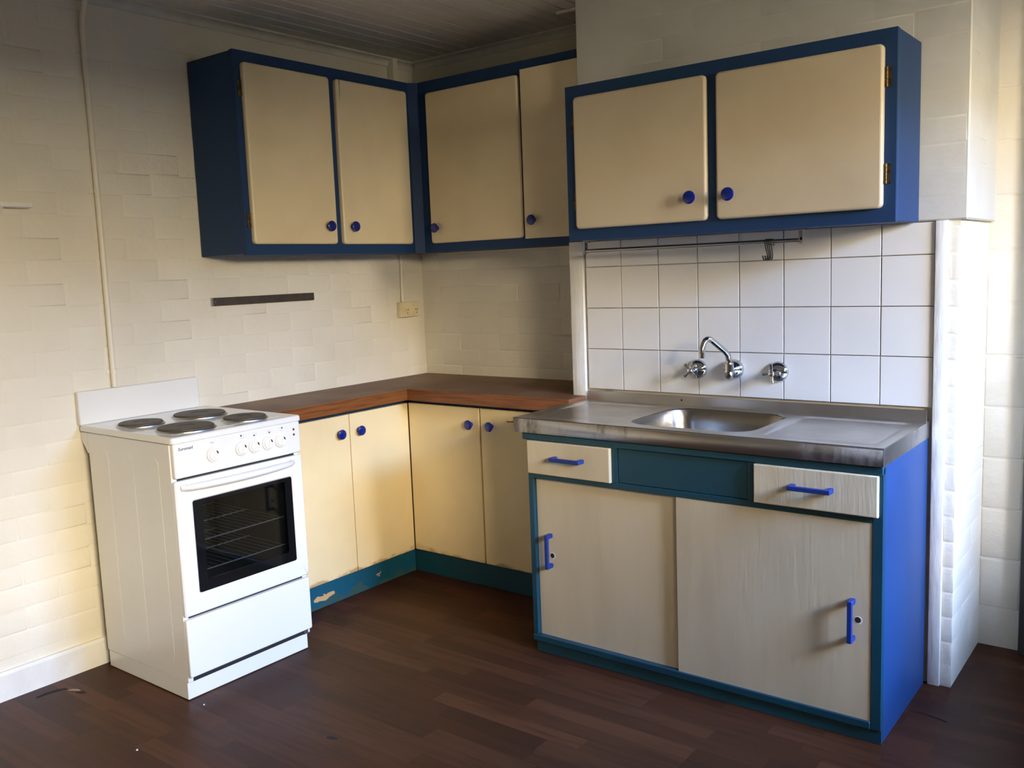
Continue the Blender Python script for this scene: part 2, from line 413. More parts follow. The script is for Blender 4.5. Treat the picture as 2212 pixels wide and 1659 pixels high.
# cornice
def cove(sgn=1):
    pts = [(0, 0), (0, -.034), (.006, -.034), (.009, -.026)]
    for k in range(1, 6):
        a = pi/2*k/6; pts.append((.009+.019*(1-math.cos(a)), -.026+.018*math.sin(a)))
    return pts+[(.030, -.007), (.036, -.007), (.036, 0)]
struct('trim_3', MB().prism([(x, FY, CZ+z) for x, z in cove()], (0, -FY, 0)), CORN, 'small painted cornice along the left wall', 40)
struct('trim_4', MB().prism([(.03, -y, CZ+z) for y, z in cove()], (1.145, 0, 0)), CORN, 'small painted cornice above the corner wall cabinets', 40)
struct('trim_5', MB().box(.995, 1.168, -.238, -.216, CZ-.012, CZ, .002), CORN, 'short white batten on the ceiling beside the chimney breast')
struct('baseboard_left', MB().prism([(0, FY, 0), (.016, FY, 0), (.016, FY, .084), (.010, FY, .094), (0, FY, .094)], (0, -FY-1.25, 0)), TRIMW, 'white baseboard along the left wall beside the stove')
# dark door right of the alcove wall
d1 = struct('door_1', MB().box(2.587, 2.65, .005, .04, 0, 2.03, .003), DOORD, 'dark door frame at the right edge of the alcove wall')
part('door_leaf', MB().box(2.65, 3.40, .022, .039, .01, 2.0, .002), DOORD, d1); part('door_frame_side', MB().box(3.40, 3.463, .005, .04, 0, 2.03, .003), DOORD, d1); part('door_head', MB().box(2.587, 3.463, .005, .04, 2.03, 2.09, .003), DOORD, d1)

# floor staves (those in view)
def project(p):
    d = Vector(p)-CAM; w = d.dot(Fw)
    if w < .1: return None
    return 1106+1965.08*d.dot(Rt)/w, 829.5-1965.08*d.dot(Up)/w
sw = .0625
stave = slab(MB(), 'z', -.5, .5, -sw/2+.0001, sw/2-.0001, -.004, 0, 0, .0).mesh('stave')
row = 0; y = -2.80; ns = 0
while y < .04:
    x = -random.uniform(0, .4)
    while x < 3.4:
        L = random.choice((.30, .36, .42, .48, .54)); a, e = max(x, .0), min(x+L, 3.4); x += L
        if e-a < .03: continue
        yc = y+sw/2; xc = (a+e)/2
        hid = any(a > q[0]-.001 and e < q[1] and y > q[2] and y+sw < q[3]+.1 for q in ((0, .255, -1.22, 0), (0, 2.45, -.405, 0), (1.24, 2.38, -.80, 0), (.055, .52, -1.725, -1.36)))
        vis = False
        for q in ((a, y, 0), (e, y, 0), (a, y+sw, 0), (e, y+sw, 0), (xc, yc, 0)):
            pp = project(q)
            if pp and -60 < pp[0] < 2272 and pp[1] < 1720: vis = True
        if vis and not hid:
            part('stave', stave, FLOORM, floor, loc=(xc, yc, 0)).scale = (e-a-.0002, 1, 1); ns += 1
    y += sw; row += 1
print('bricks', n1, n2, n3, n4, n5, 'staves', ns)
# torn spots in the flooring
def sliver(pts, w, z=.0004):
    b = MB(); n = len(pts); L = []; R = []
    for i, p in enumerate(pts):
        t = (Vector(pts[min(i+1, n-1)])-Vector(pts[max(i-1, 0)])).normalized(); s = Vector((-t.y, t.x, 0)); k = w*math.sin(pi*(i+.35)/(n-.3))+.0008
        L.append(Vector((p[0], p[1], z))+s*k); R.append(Vector((p[0], p[1], z))-s*k)
    ring = L+R[::-1]
    b.loops([ring, [q+Vector((0, 0, .0012)) for q in ring]])
    return b
part('crack', sliver([(.078, -2.0, 0), (.076, -1.965, 0), (.082, -1.935, 0), (.092, -1.915, 0), (.118, -1.914, 0)], .0045), CRACKM, floor)
part('torn_patch', sliver([(.112, -1.918, 0), (.125, -1.906, 0), (.140, -1.898, 0), (.158, -1.896, 0)], .006), LINO, floor)
part('crack', sliver([(.150, -1.905, 0), (.165, -1.897, 0), (.180, -1.892, 0)], .006), CRACKM, floor)
part('dent', sliver([(1.075, -1.640, 0), (1.092, -1.633, 0), (1.108, -1.630, 0)], .006, -.0006), CRACKM, floor)
part('crack', sliver([(2.403, -.579, 0), (2.43, -.573, 0), (2.469, -.581, 0), (2.503, -.592, 0)], .0022), CRACKM, floor)
for x, y, r, l in ((.592, -1.722, .0042, 'tiny pale chip on the floor under the front corner of the stove'), (.672, -1.995, .0040, 'tiny pale chip on the open floor in front of the stove')):
    bb = MB(); ring = [(x+r*random.uniform(.7, 1.2)*math.cos(t_*pi/3), y+r*random.uniform(.5, 1.1)*math.sin(t_*pi/3)) for t_ in range(6)]
    bb.loops([[(p[0], p[1], .0001) for p in ring], [(x+(p[0]-x)*.6, y+(p[1]-y)*.6, .002+random.uniform(0, .0015)) for p in ring]])
    single('paint_chip', bb, TRIMW, l, 'chip')

# ================================================================== wall cabinets
def knob_mesh(r=.0205):
    return MB().lathe([(0, .010), (.004, .0085), (.012, .0080), (.016, .011), (.0185, r*.93), (.0215, r), (.0245, r*.95), (.0265, r*.75), (.0272, r*.4), (.0275, .0005)], (0, 0, 0), (1, 0, 0), 28).mesh('knob', 40)
KM = knob_mesh()
def knob(parent, loc, face):
    o = part('knob', KM, KNOBM, parent, loc=loc); o.rotation_euler = (0, 0, 0 if face == 'x' else -pi/2); return o
def hinge_mesh():
    b = MB(); b.box(-.012, .012, -.0008, .0008, -.027, .027)
    for k in range(5): b.lathe([(-.027+.0108*k+.0006, .0032), (-.027+.0108*(k+1)-.0006, .0032)], (0, -.0022, 0), (0, 0, 1), 10)
    return b.mesh('hinge', 40)
HM = hinge_mesh()
def hinge(parent, loc, face):
    o = part('hinge', HM, BRASS, parent, loc=loc); o.rotation_euler = (0, 0, 0 if face == 'y' else pi/2); return o

UA, UB, UZ0, UZ1, ULY = .2816, .3015, 1.4086, 2.1267, -1.2103
# --- left wall cabinet
c = thing('wall_cabinet', 'navy wall cabinet with two cream doors on the left wall, above the dark strip', 'cabinet', (0, -.7, UZ0))
part('body', MB().box(.004, UA-.02, ULY, -.004, UZ0+.004, UZ1-.002, .002), BLUE, c)
b = MB()
for a in ((UA-.02, UA, ULY, -1.176, UZ0, UZ1), (UA-.02, UA, -.792, -.750, UZ0, UZ1), (UA-.02, UA, -.366, -UB, UZ0, UZ1), (UA-.02, UA, -1.176, -.792, UZ0, UZ0+.046), (UA-.02, UA, -.750, -.366, UZ0, UZ0+.046), (UA-.02, UA, -1.176, -.792, UZ1-.050, UZ1), (UA-.02, UA, -.750, -.366, UZ1-.050, UZ1)): b.box(*a)
part('face_frame', b, BLUE, c)
part('corner_strip', MB().prism([(UA, -.333, UZ0), (UA+.033, -UB+.004, UZ0), (UA, -UB+.004, UZ0)], (0, 0, UZ1-UZ0)), BLUE, c)
for i, (y0, y1, ky) in enumerate(((-1.184, -.787, -.835), (-.755, -.360, -.709))):
    d = part('door', slab(MB(), 'x', y0, y1, 1.447, 2.085, UA+.001, UA+.019, .014, .007), CREAM, c, 40)
    knob(d, (UA+.018, ky, 1.516), 'x')
    if i == 0:
        for hz in (1.995, 1.533): hinge(d, (UA+.002, y0-.003, hz), 'x')
    else:
        part('crack', MB().prism([(UA+.0190, -.7385, 2.085), (UA+.0193, -.7355, 2.085), (UA+.0193, -.7365, 2.03), (UA+.0193, -.7375, 1.995)], (.0003, 0, 0)), CRACKM, d)
# --- corner wall cabinet on the back wall
c = thing('wall_cabinet', 'navy wall cabinet with two cream doors on the back wall, ending at the chimney breast', 'cabinet', (.72, 0, UZ0))
part('body', MB().box(UA+.002, 1.163, -UB+.02, -.004, UZ0+.004, UZ1-.002, .002), BLUE, c)
b = MB(); yy = (-UB, -UB+.02)
for x0, x1, z0, z1 in ((UA+.002, .372, UZ0, UZ1), (.845, .876, UZ0, UZ1), (1.150, 1.163, UZ0, UZ1), (.372, .845, UZ0, UZ0+.044), (.876, 1.150, UZ0, UZ0+.040), (.372, .845, UZ1-.058, UZ1), (.876, 1.150, UZ1-.042, UZ1)): b.box(x0, x1, yy[0], yy[1], z0, z1)
part('face_frame', b, BLUE, c)
d = part('door', slab(MB(), 'y', .365, .853, 1.446, 2.075, -UB-.001, -UB-.019, .014, .007), CREAM, c, 40); knob(d, (.405, -UB-.018, 1.510), 'y')
for hz in (1.985, 1.51): hinge(d, (.859, -UB-.002, hz), 'y')
d = part('door', slab(MB(), 'y', .8685, 1.158, 1.441, 2.091, -UB-.001, -UB-.017, .002, .002), CREAM, c, 40); knob(d, (.915, -UB-.016, 1.512), 'y')
# --- wall cabinet above the sink
KY, KX0, KX1, KZ0, KZ1 = -.6196, 1.2815, 2.3515, 1.4093, 1.9221
c = thing('wall_cabinet', 'navy wall cabinet with two wide cream doors above the sink', 'cabinet', (1.82, -.37, KZ0))
part('body', MB().box(KX0, KX1, KY+.02, -.3752, KZ0+.003, KZ1, .002), BLUE, c)
b = MB(); yy = (KY, KY+.0202)
for x0, x1, z0, z1 in ((KX0, 1.33, KZ0, KZ1), (1.795, 1.842, KZ0, KZ1), (2.312, KX1, KZ0, KZ1), (1.33, 1.795, KZ0, KZ0+.046), (1.842, 2.312, KZ0, KZ0+.046), (1.33, 1.795, KZ1-.047, KZ1), (1.842, 2.312, KZ1-.047, KZ1)): b.box(x0, x1, yy[0], yy[1], z0, z1)
part('face_frame', b, BLUE, c)
for i, (x0, x1, kx) in enumerate(((1.322, 1.802, 1.755), (1.835, 2.320, 1.881))):
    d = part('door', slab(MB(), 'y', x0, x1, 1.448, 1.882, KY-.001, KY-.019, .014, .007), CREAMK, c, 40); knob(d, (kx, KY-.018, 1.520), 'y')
    for hz in (1.795, 1.540): hinge(d, (x0-.003 if i == 0 else x1+.006, KY-.002, hz), 'y')

# ================================================================== base cabinets and worktop
KA, KB = .263, .412      # faces of the kickboards
# left run (along the left wall, right of the stove)
c = thing('base_cabinet', 'cream base cabinet between the stove and the corner, paint peeling at the bottom', 'cabinet', (.13, -.8, 0))
part('body', MB().box(.02, KA-.004, -1.232, -.02, .002, .770), SHADOWG, c)
part('kickboard', MB().box(KA-.012, KA, -1.232, -KB, .001, .107, .001), KICK, c)
part('top_rail', MB().box(KA-.006, KA+.010, -1.232, -KB, .766, .7865), BLUE, c)
for i, (y0, y1, ky) in enumerate(((-1.150, -.7735, -.831), (-.7695, -.4320, -.725))):
    d = part('door', slab(MB(), 'x', y0, y1, .105, .763, KA+.0005, KA+.018, .0015, .0015, eseg=1), CREAMB, c); knob(d, (KA+.017, ky, .690), 'x')
part('corner_post', MB().box(KA+.0005, KA+.0165, -KB-.0165, -KB+.003, .108, .764), mat('dark_brown_post', (.075, .042, .018), .6), c)
part('filler', MB().box(KA-.004, KA+.006, -1.232, -1.153, .107, .766), CREAMB, c)
# right run (along the back wall)
c = thing('base_cabinet', 'cream base cabinet on the back wall, between the corner and the sink unit', 'cabinet', (.7, -.2, 0))
part('body', MB().box(KA+.001, 1.108, -KB+.004, -.02, .002, .770), SHADOWG, c)
part('kickboard', MB().box(KA+.001, 1.11, -KB, -KB+.012, .001, .107, .001), KICK2, c)
part('top_rail', MB().box(KA+.011, 1.11, -KB-.010, -KB+.006, .768, .7865), BLUE, c)
for i, (x0, x1, kx) in enumerate(((.2840, .6815, .639), (.6895, 1.100, .748))):
    d = part('door', slab(MB(), 'y', x0, x1, .107, .764, -KB-.0005, -KB-.018, .0015, .0015, eseg=1), CREAMB, c); knob(d, (kx, -KB-.017, .694), 'y')
    if i == 1: part('latch_hook', MB().tube([(.862, -KB-.018, .722), (.862, -KB-.030, .722), (.846, -KB-.034, .722), (.838, -KB-.030, .723)], .0022, 6), BRASS, d, 40)
# L-shaped worktop
ZC, CT, WA, WB = .8362, .0488, .3458, .496
c = thing('worktop', 'worn brown L-shaped worktop filling the corner', 'worktop', (.3, -.3, ZC))
poly = [(.002, -.002), (.002, -1.236), (WA-.006, -1.236), (WA-.006, -WB+.006), (1.174, -WB+.006), (1.174, -.3785), (1.112, -.3785), (1.112, -.002)]
part('top', MB().prism([(x, y, ZC-CT) for x, y in poly], (0, 0, CT)), WORKT, c)
part('edge_strip', MB().prism([(WA-.0055, -1.236, ZC-CT), (WA, -1.236, ZC-CT), (WA, -WB, ZC-CT), (WA-.0055, -WB+.0055, ZC-CT)], (0, 0, CT-.0006)), EDGEW, c)
part('edge_strip', MB().prism([(WA+.0004, -WB, ZC-CT), (1.174, -WB, ZC-CT), (1.174, -WB+.0055, ZC-CT), (WA-.0050, -WB+.0055, ZC-CT)], (0, 0, CT-.0006)), EDGEW, c)

# ================================================================== sink unit
SX0, SX1, SY = 1.225, 2.388, -.8275
c = thing('sink_cabinet', 'teal and blue sink cabinet with cream sliding doors and drawers', 'cabinet', (1.8, -.6, 0))
part('side_panel', MB().box(SX1-.018, SX1, SY+.018, -.3765, .001, .772, .0015), BLUES, c, label='bright blue side panel')
part('side_panel', MB().box(SX0, SX0+.018, SY+.018, -.3765, .001, .772, .0015), TEAL, c)
part('back_panel', MB().box(SX0+.018, SX1-.018, -.40, -.385, .002, .60), SHADOWG, c)
part('bottom_shelf', MB().box(SX0+.018, SX1-.018, SY+.03, -.40, .045, .06), SHADOWG, c)
part('kickboard', MB().box(SX0+.010, SX1-.001, SY+.006, SY+.018, .001, .041), KICK2, c)
part('bottom_rail', MB().box(SX0, SX1-.028, SY-.004, SY+.045, .041, .063, .002), TEAL, c)
part('stile', MB().box(SX0, SX0+.020, SY, SY+.018, .0635, .772, .0015), TEAL, c)
part('stile', MB().box(SX1-.028, SX1, SY-.0005, SY+.018, .041, .772, .0015), TEAL, c)
part('top_rail', MB().box(1.208, SX1+.0, SY-.006, SY+.012, .7495, .7725, .003), TEAL, c)
part('drawer_rail', MB().box(SX0+.020, SX1-.028, SY, SY+.018, .617, .637, .0015), TEAL, c)
part('drawer_divider', MB().box(1.553, 1.578, SY, SY+.018, .637, .7495), TEAL, c)
part('drawer_divider', MB().box(2.012, 2.038, SY, SY+.018, .637, .7495), TEAL, c)
part('blank_panel', slab(MB(), 'y', 1.5795, 2.0105, .6385, .748, SY+.02, SY+.004, .0, .001), TEAL, c)
def handle_mesh(L):
    b = MB(); h = L/2
    b.box(-h, h, -.034, -.023, -.0065, .0065, .0015)
    for s in (-1, 1): b.box(s*(h-.007)-.007, s*(h-.007)+.007, -.0235, 0, -.0065, .0065, .001)
    return b.mesh('handle')
HL = handle_mesh(.118)
for x0, x1, hx, mt in ((1.233, 1.557, 1.4035, CREAM2), (2.035, 2.3765, 2.203, CREAM3)):
    d = part('drawer', slab(MB(), 'y', x0, x1, .636, .748, SY+.015, SY-.0135, .001, .003, eseg=2), mt, c, 40)
    part('handle', HL, HANDM, d, loc=(hx, SY-.0135, .6975))
for x0, x1, y0, y1, hx, hz, holex, holez in ((SX0+.021, 1.800, SY+.030, SY+.016, 1.301, .3685, 1.292+.012, .350), (1.781, SX1-.029, SY+.014, SY+.002, 2.311, .343, 2.324, .343)):
    d = part('sliding_door', slab(MB(), 'y', x0, x1, .060, .628, y0, y1, .0, .001, eseg=1), CREAM2, c)
    o = part('handle', HL, HANDM, d, loc=(hx, y1, hz)); o.rotation_euler = (0, pi/2, 0)
    part('finger_hole', MB().lathe([(-.0010, .0085), (.0006, .0085), (.0006, .0004)], (holex, y1, holez), (0, -1, 0), 16), CRACKM, d)
    part('chipped_rim', MB().lathe([(-.001, .0118), (.0004, .0112), (.0004, .0004)], (holex+.001, y1, holez), (0, -1, 0), 14), TRIMW, d)

# stainless sink top
TX0, TX1, TYB, TYF, TZ = 1.1785, 2.3885, -.3765, -.8405, .8233
c = thing('kitchen_sink', 'stainless steel sink top with bowl and two drainers', 'sink', (1.78, -.6, .7733))
b = MB(); bm = b.bm
holes = ((1.575, 1.995, -.785, -.425, .075), (1.212, 1.540, -.790, -.425, .03), (2.030, 2.362, -.790, -.425, .03))
def loop_edges(pts):
    vs = [bm.verts.new(p) for p in pts]; return vs, [bm.edges.new((vs[i], vs[(i+1) % len(vs)])) for i in range(len(vs))]
outer = [(TX0, TYF+.004), (TX1, TYF+.004), (TX1, TYB), (TX0, TYB)]
_, E1 = loop_edges([(x, y, TZ) for x, y in outer]); es = list(E1)
rings = []
for h in holes:
    vs, e = loop_edges([(x, y, TZ) for x, y in rr(h[0], h[1], h[2], h[3], h[4], 6)]); es += e; rings.append((h, vs))
bmesh.ops.triangle_fill(bm, use_beauty=True, edges=es)
def down(vs, h, lay_):
    prev = vs
    for ins, dz in lay_:
        nv = [bm.verts.new((x, y, TZ-dz)) for x, y in rr(h[0]+ins, h[1]-ins, h[2]+ins, h[3]-ins, max(h[4]-ins*.6, .01), 6)]
        n = len(nv)
        for i in range(n): bm.faces.new((prev[i], prev[(i+1) % n], nv[(i+1) % n], nv[i]))
        prev = nv
    return prev
for h, vs in rings[1:]:
    p = down(vs, h, ((.006, .0022), (.014, .0038))); bm.faces.new(p)
top = part('deck', b, STEEL, c, 35)
b = MB(); bm = b.bm; h = holes[0]
vs = [bm.verts.new((x, y, TZ)) for x, y in rr(h[0], h[1], h[2], h[3], h[4], 8)]
prev = vs
for ins, dz in ((.002, .0012), (.004, .006), (.010, .05), (.016, .11), (.024, .138), (.040, .152), (.065, .157)):
    nv = [bm.verts.new((x, y, TZ-dz)) for x, y in rr(h[0]+ins, h[1]-ins, h[2]+ins, h[3]-ins, max(h[4]-ins*.35, .02), 8)]
    n = len(nv)
    for i in range(n): bm.faces.new((prev[i], prev[(i+1) % n], nv[(i+1) % n], nv[i]))
    prev = nv
bm.faces.new(prev)
bowl = part('bowl', b, STEELB, c, 60)
part('drain', MB().lathe([(0, .042), (.003, .040), (.003, .034), (.0005, .030), (.0005, .001)], (1.785, -.605, TZ-.157), (0, 0, 1), 28), CHROME, bowl, 40)
for (x0, x1) in ((1.235, 1.520), (2.052, 2.340)):
    for k in range(15):
        yk = -.452-.022*k
        b = MB(); b.tube([(x0, yk, TZ-.0070), (x0+.012, yk, TZ-.0061), (x1-.012, yk, TZ-.0061), (x1, yk, TZ-.0070)], .0028, 8); part('drainer_rib', b, STEEL, c, 60)
part('upstand', MB().box(TX0+.003+.0, TX1-.004, TYB-.001, TYB+.0013, TZ-.001, TZ+.0335, .0005), STEEL, c)
b = MB(); b.box(TX0, TX1, TYF, TYF+.003, TZ-.0495, TZ-.004, .0005)
b.tube([(TX0, TYF+.004, TZ-.004), (TX1, TYF+.004, TZ-.004)], .004, 10)
part('front_edge', b, STEELE, c, 50)
part('end_edge', MB().box(TX1-.0005, TX1+.002, TYF, TYB+.002, TZ-.0495, TZ-.0002, .0005), STEELE, c)
part('core', MB().box(TX0+.004, TX0+.05, TYF+.004, -.50, TZ-.046, TZ-.006), mat('grey_blue_core', (.20, .26, .28), .5), c)
part('screw_hole', MB().lathe([(0, .0035), (.0012, .0035), (.0012, .0003)], (1.575, TYB-.001, TZ+.018), (0, -1, 0), 10), CRACKM, c)

# taps
def tap(label, x, z, ang):
    t = thing('wall_tap', label, 'tap', (x, -D, z))
    o = (x, -D-.001, z)
    part('flange', MB().lathe([(0, .0345), (.004, .0345), (.009, .033), (.014, .029), (.019, .022), (.022, .017), (.024, .0135)], o, (0, -1, 0), 32), CHROME, t, 40)
    part('spindle', MB().lathe([(.022, .0125), (.034, .0115), (.036, .009), (.050, .0085), (.053, .0105), (.064, .0105), (.067, .008), (.068, .0005)], o, (0, -1, 0), 24), CHROME, t, 40)
    for k in range(4):
        a = ang+pi/2*k; d = Vector((math.cos(a), 0, math.sin(a))); p = Vector((x, -D-.0595, z))
        part('handle_arm', MB().tube([p+d*.007, p+d*.018, p+d*.029, p+d*.0305], [.0040, .0048, .0062, .0045], 10), CHROME, t, 40)
    return t
tap('chrome cross-handled wall tap left of the spout', 1.634, .953, math.radians(42))
tap('chrome cross-handled wall tap right of the spout', 1.923, .954, math.radians(5))
t = thing('sink_spout', 'chrome swan-neck spout on the tiles between the two taps', 'spout', (1.771, -D, .958))
o = (1.771, -D-.001, .958)
part('flange', MB().lathe([(0, .033), (.004, .034), (.010, .034), (.020, .030), (.029, .022), (.034, .016), (.045, .014)], o, (0, -1, 0), 32), CHROME, t, 40)
part('body', MB().lathe([(-.030, .0005), (-.028, .007), (-.022, .013), (-.012, .0165), (.0, .0165), (.022, .0165), (.025, .0165), (.0265, .0155), (.027, .011)], (1.772, -.418, .958), (0, 0, 1), 28), CHROME, t, 40)
SP = [(1.772, -.418, .982), (1.772, -.418, 1.000), (1.771, -.4225, 1.012), (1.766, -.438, 1.026), (1.757, -.462, 1.044), (1.748, -.486, 1.062), (1.744, -.497, 1.069), (1.740, -.509, 1.071), (1.737, -.519, 1.066), (1.734, -.527, 1.055), (1.732, -.532, 1.040), (1.731, -.534, 1.024)]
part('neck', MB().tube(SP, .0098, 16), CHROME, t, 60)
part('nozzle', MB().lathe([(0, .0112), (.016, .0112), (.017, .009)], (1.7307, -.5345, 1.010), (0, 0, 1), 20), CHROME, t, 40)

# rail and hooks
t = thing('hanging_rail', 'thin steel rail hanging below the cabinet above the sink', 'rail', (1.65, -.5, 1.376))
part('bar', MB().tube([(1.27, -.5, 1.376), (2.044, -.5, 1.376)], .0068, 14), RAILM, t, 40)
for x in (1.270, 2.045):
    b = MB(); b.box(x-.002, x+.002, -.511, -.489, 1.376, 1.4075, .0005); b.lathe([(-.002, .011), (.002, .011)], (x, -.5, 1.376), (1, 0, 0), 20)
    b.box(x-.030, x+.014, -.511, -.489, 1.4060, 1.4085, .0005)
    part('bracket', b, RAILM, t, 40)
HK = MB()
hp = [Vector((0, .009, -.012)), Vector((0, .0085, .001)), Vector((0, .004, .0065)), Vector((0, -.003, .0065)), Vector((0, -.0075, .001)), Vector((0, -.004, -.020)), Vector((0, .002, -.042)), Vector((0, .0, -.052)), Vector((0, -.007, -.057)), Vector((0, -.015, -.054)), Vector((0, -.018, -.042))]
HK.tube(hp, .0022, 8, flat=(1.0, 1.0)); HKM = HK.mesh('s_hook', 60); HKM.materials.append(HOOKM)
HOOKL = ('leftmost of the four dark S-hooks bunched on the steel rail', 'second from left of the four dark S-hooks on the steel rail', 'third from left of the four dark S-hooks on the steel rail', 'rightmost of the four dark S-hooks, nearest the rail end bracket')
for i, (x, rz) in enumerate(((1.938, .45), (1.944, .32), (1.950, .2), (1.957, .12))):
    o = part('s_hook', HKM, HOOKM, None, loc=(x, -.5, 1.3765)); o.rotation_euler = (random.uniform(-.06, .06), 0, -rz)
    tag(o, HOOKL[i], 'hook', 'S-hooks bunched on the rail')

# ================================================================== stove
c = thing('stove', 'white freestanding electric stove with four hotplates', 'stove', (.3, -1.49, 0))
YL, YR = -1.735, -1.2445
part('plinth', MB().box(.05, .526, -1.733, -1.250, .002, .059, .0015), ENAM, c)
b = slab(MB(), 'y', .047, .536, .060, .828, YL+.018, YL, .004, .002)
sp = part('side_panel', b, ENAMS, c, 40)
for x0, x1 in ((.106, .170), (.257, .322), (.407, .470)):
    part('pressed_rib', slab(MB(), 'y', x0, x1,   .108, .783, YL+.001, YL-.0005, .031, .0005, seg=8, eseg=2), ENAMS, sp, 25)
part('side_panel', slab(MB(), 'y', .047, .536, .060, .828, YR-.018, YR, .004, .002), ENAMS, c, 40)
part('back_panel', MB().box(.047, .055, YL+.018, YR-.018, .060, .828), ENAMS, c)
part('rear_bracket', MB().prism([(.003, YL, .827), (.003, YL, .805), (.010, YL, .792), (.026, YL, .776), (.040, YL, .757), (.0465, YL, .757), (.0465, YL, .827)], (0, .02, 0)), ENAMS, c)
b = MB()
x0, x1, y0, y1, z0, z1 = .09, .531, -1.676, -1.300, .325, .665
for q in ((x0-.006, x0, y0, y1, z0, z1), (x0, x1, y0-.006, y0, z0, z1), (x0, x1, y1, y1+.006, z0, z1), (x0, x1, y0, y1, z0-.006, z0), (x0, x1, y0, y1, z1, z1+.006)): b.box(*q)
part('oven_cavity', b, CAVITY, c)
for q in ((.060, .28), (.70, .828)): part('front_rail', MB().box(.515, .533, YL+.018, YR-.018, *q), SHADOWG, c)
# hob
hob = part('hob', slab(MB(), 'z', .004, .5635, -1.741, -1.2615+.018, .8315, .8505, .012, .007), ENAM, c, 40)
part('hob_well', slab(MB(), 'z', .045, .520, -1.705, -1.285, .850, .8512, .03, .001), ENAM, hob, 40)
for (x, y, r) in ((.212, -1.633, .0735), (.225, -1.417, .0905), (.441, -1.610, .0905), (.451, -1.392, .0735)):
    h = part('hotplate', MB().lathe([(0, r-.004), (.004, r-.003), (.0095, r-.003), (.0115, r-.006), (.0115, r*.34), (.0095, r*.31), (.0095, .0005)], (x, y, .8510), (0, 0, 1), 48), IRON, c, 30)
    part('steel_ring', MB().lathe([(-.001, r+.004), (.003, r+.003), (.0055, r), (.0055, r-.003), (-.001, r-.003)], (x, y, .8510), (0, 0, 1), 48), STEELW, h, 30)
# splashback
sb = MB(); slab(sb, 'x', -1.743, -1.280, .8505, .9645, .004, .022, .003, .004)
part('splashback', sb, ENAM, c, 40)
# control panel
FX = .553
pn = part('control_panel', slab(MB(), 'x', YL+.004, YR+.001, .7195, .8300, .535, FX, .008, .005), ENAM, c, 40)
def stove_knob(y, ang, r=.0245):
    k = part('dial', MB().lathe([(0, r), (.0045, r), (.006, r-.0012), (.0066, r*.80), (.0095, r*.78), (.0108, r*.72), (.0110, .0005)], (FX, y, .7745), (1, 0, 0), 36), PLASW, pn, 40)
    ca, sa = math.cos(ang), math.sin(ang); rw = r*.74
    ring0 = []; ring1 = []
    for u, v in ((-.0050, -rw*.8), (.0050, -rw*.8), (.0050, rw*.8), (-.0050, rw*.8)):
        ring0.append((FX+.0106, y+u*ca-v*sa, .7745+u*sa+v*ca)); u2 = u*.2
        ring1.append((FX+.0160, y+u2*ca-v*sa*.95, .7745+u2*sa+v*ca*.95))
    part('dial_grip', grip(ring0, ring1), PLASW, k)
    pts = []; ca, sa = math.cos(math.radians(38)), math.sin(math.radians(38))
    for q in range(16):                                # dark pointer oval, upper right of the grip
        t_ = 2*pi*q/16; u = .0031*math.cos(t_); v = .0068*math.sin(t_)
        pts.append((FX+.0108, y+.0098+u*ca-v*sa*.55, .7745+.0068+u*sa*.3+v*ca))
    part('pointer_mark', MB().prism(pts, (.0009, 0, 0)), DARKP, k)
def grip(r0, r1):
    b = MB(); b.loops([r0, r1]); return b
KY5 = (-1.593, -1.487, -1.436, -1.382, -1.329)
for y in KY5: stove_knob(y, math.radians(-6), .0245 if y < -1.5 else .0235)
def text_mesh(body, size, loc, name):
    cu = bpy.data.curves.new(name, 'FONT'); cu.body = body; cu.size = size; cu.extrude = .0002; cu.align_x = 'LEFT'
    cu.offset = .00012
    ob = bpy.data.objects.new(name, cu); COL.objects.link(ob)
    bpy.context.view_layer.update()
    me = bpy.data.meshes.new_from_object(ob.evaluated_get(bpy.context.evaluated_depsgraph_get()))
    bpy.data.objects.remove(ob); bpy.data.curves.remove(cu)
    M = Matrix(((0, 0, 1, 0), (1, 0, 0, 0), (0, 1, 0, 0), (0, 0, 0, 1))); me.transform(M); me.name = name
    return me
part('printed_name', text_mesh('Euromaid', .0130, None, 'printed_name'), DARKP, pn, loc=(FX+.0002, -1.713, .8065))
part('printed_mark', text_mesh('P/°C', .0072, None, 'printed_mark'), GREYP, pn, loc=(FX+.0002, -1.600, .8095))
for i, y in enumerate(KY5[1:]):
    b = MB(); b2 = MB(); on = ((-1, 1), (-1, -1), (1, -1), (1, 1))[i]
    for s in ((-1, 1), (-1, -1), (1, -1), (1, 1)):
        yc, zc = y+.006+s[0]*.0036, .8125+s[1]*.0036
        if s == on: b2.lathe([(0, .0029), (.0003, .0029)], (FX+.0001, yc, zc), (1, 0, 0), 14)
        else:
            for kk in range(1): b.lathe([(0, .0029), (.0003, .0029), (.0003, .0024), (0, .0024)], (FX+.0001, yc, zc), (1, 0, 0), 14, caps=False)
    part('plate_symbol', b, mat('light_grey_print', (.52, .52, .51), .5), pn); part('plate_symbol_dot', b2, DARKP, pn)
for z in (.803, .785): part('indicator_light', MB().lathe([(0, .0042), (.0015, .0036), (.0020, .0005)], (FX, -1.271, z), (1, 0, 0), 14), REDL, pn, 40)
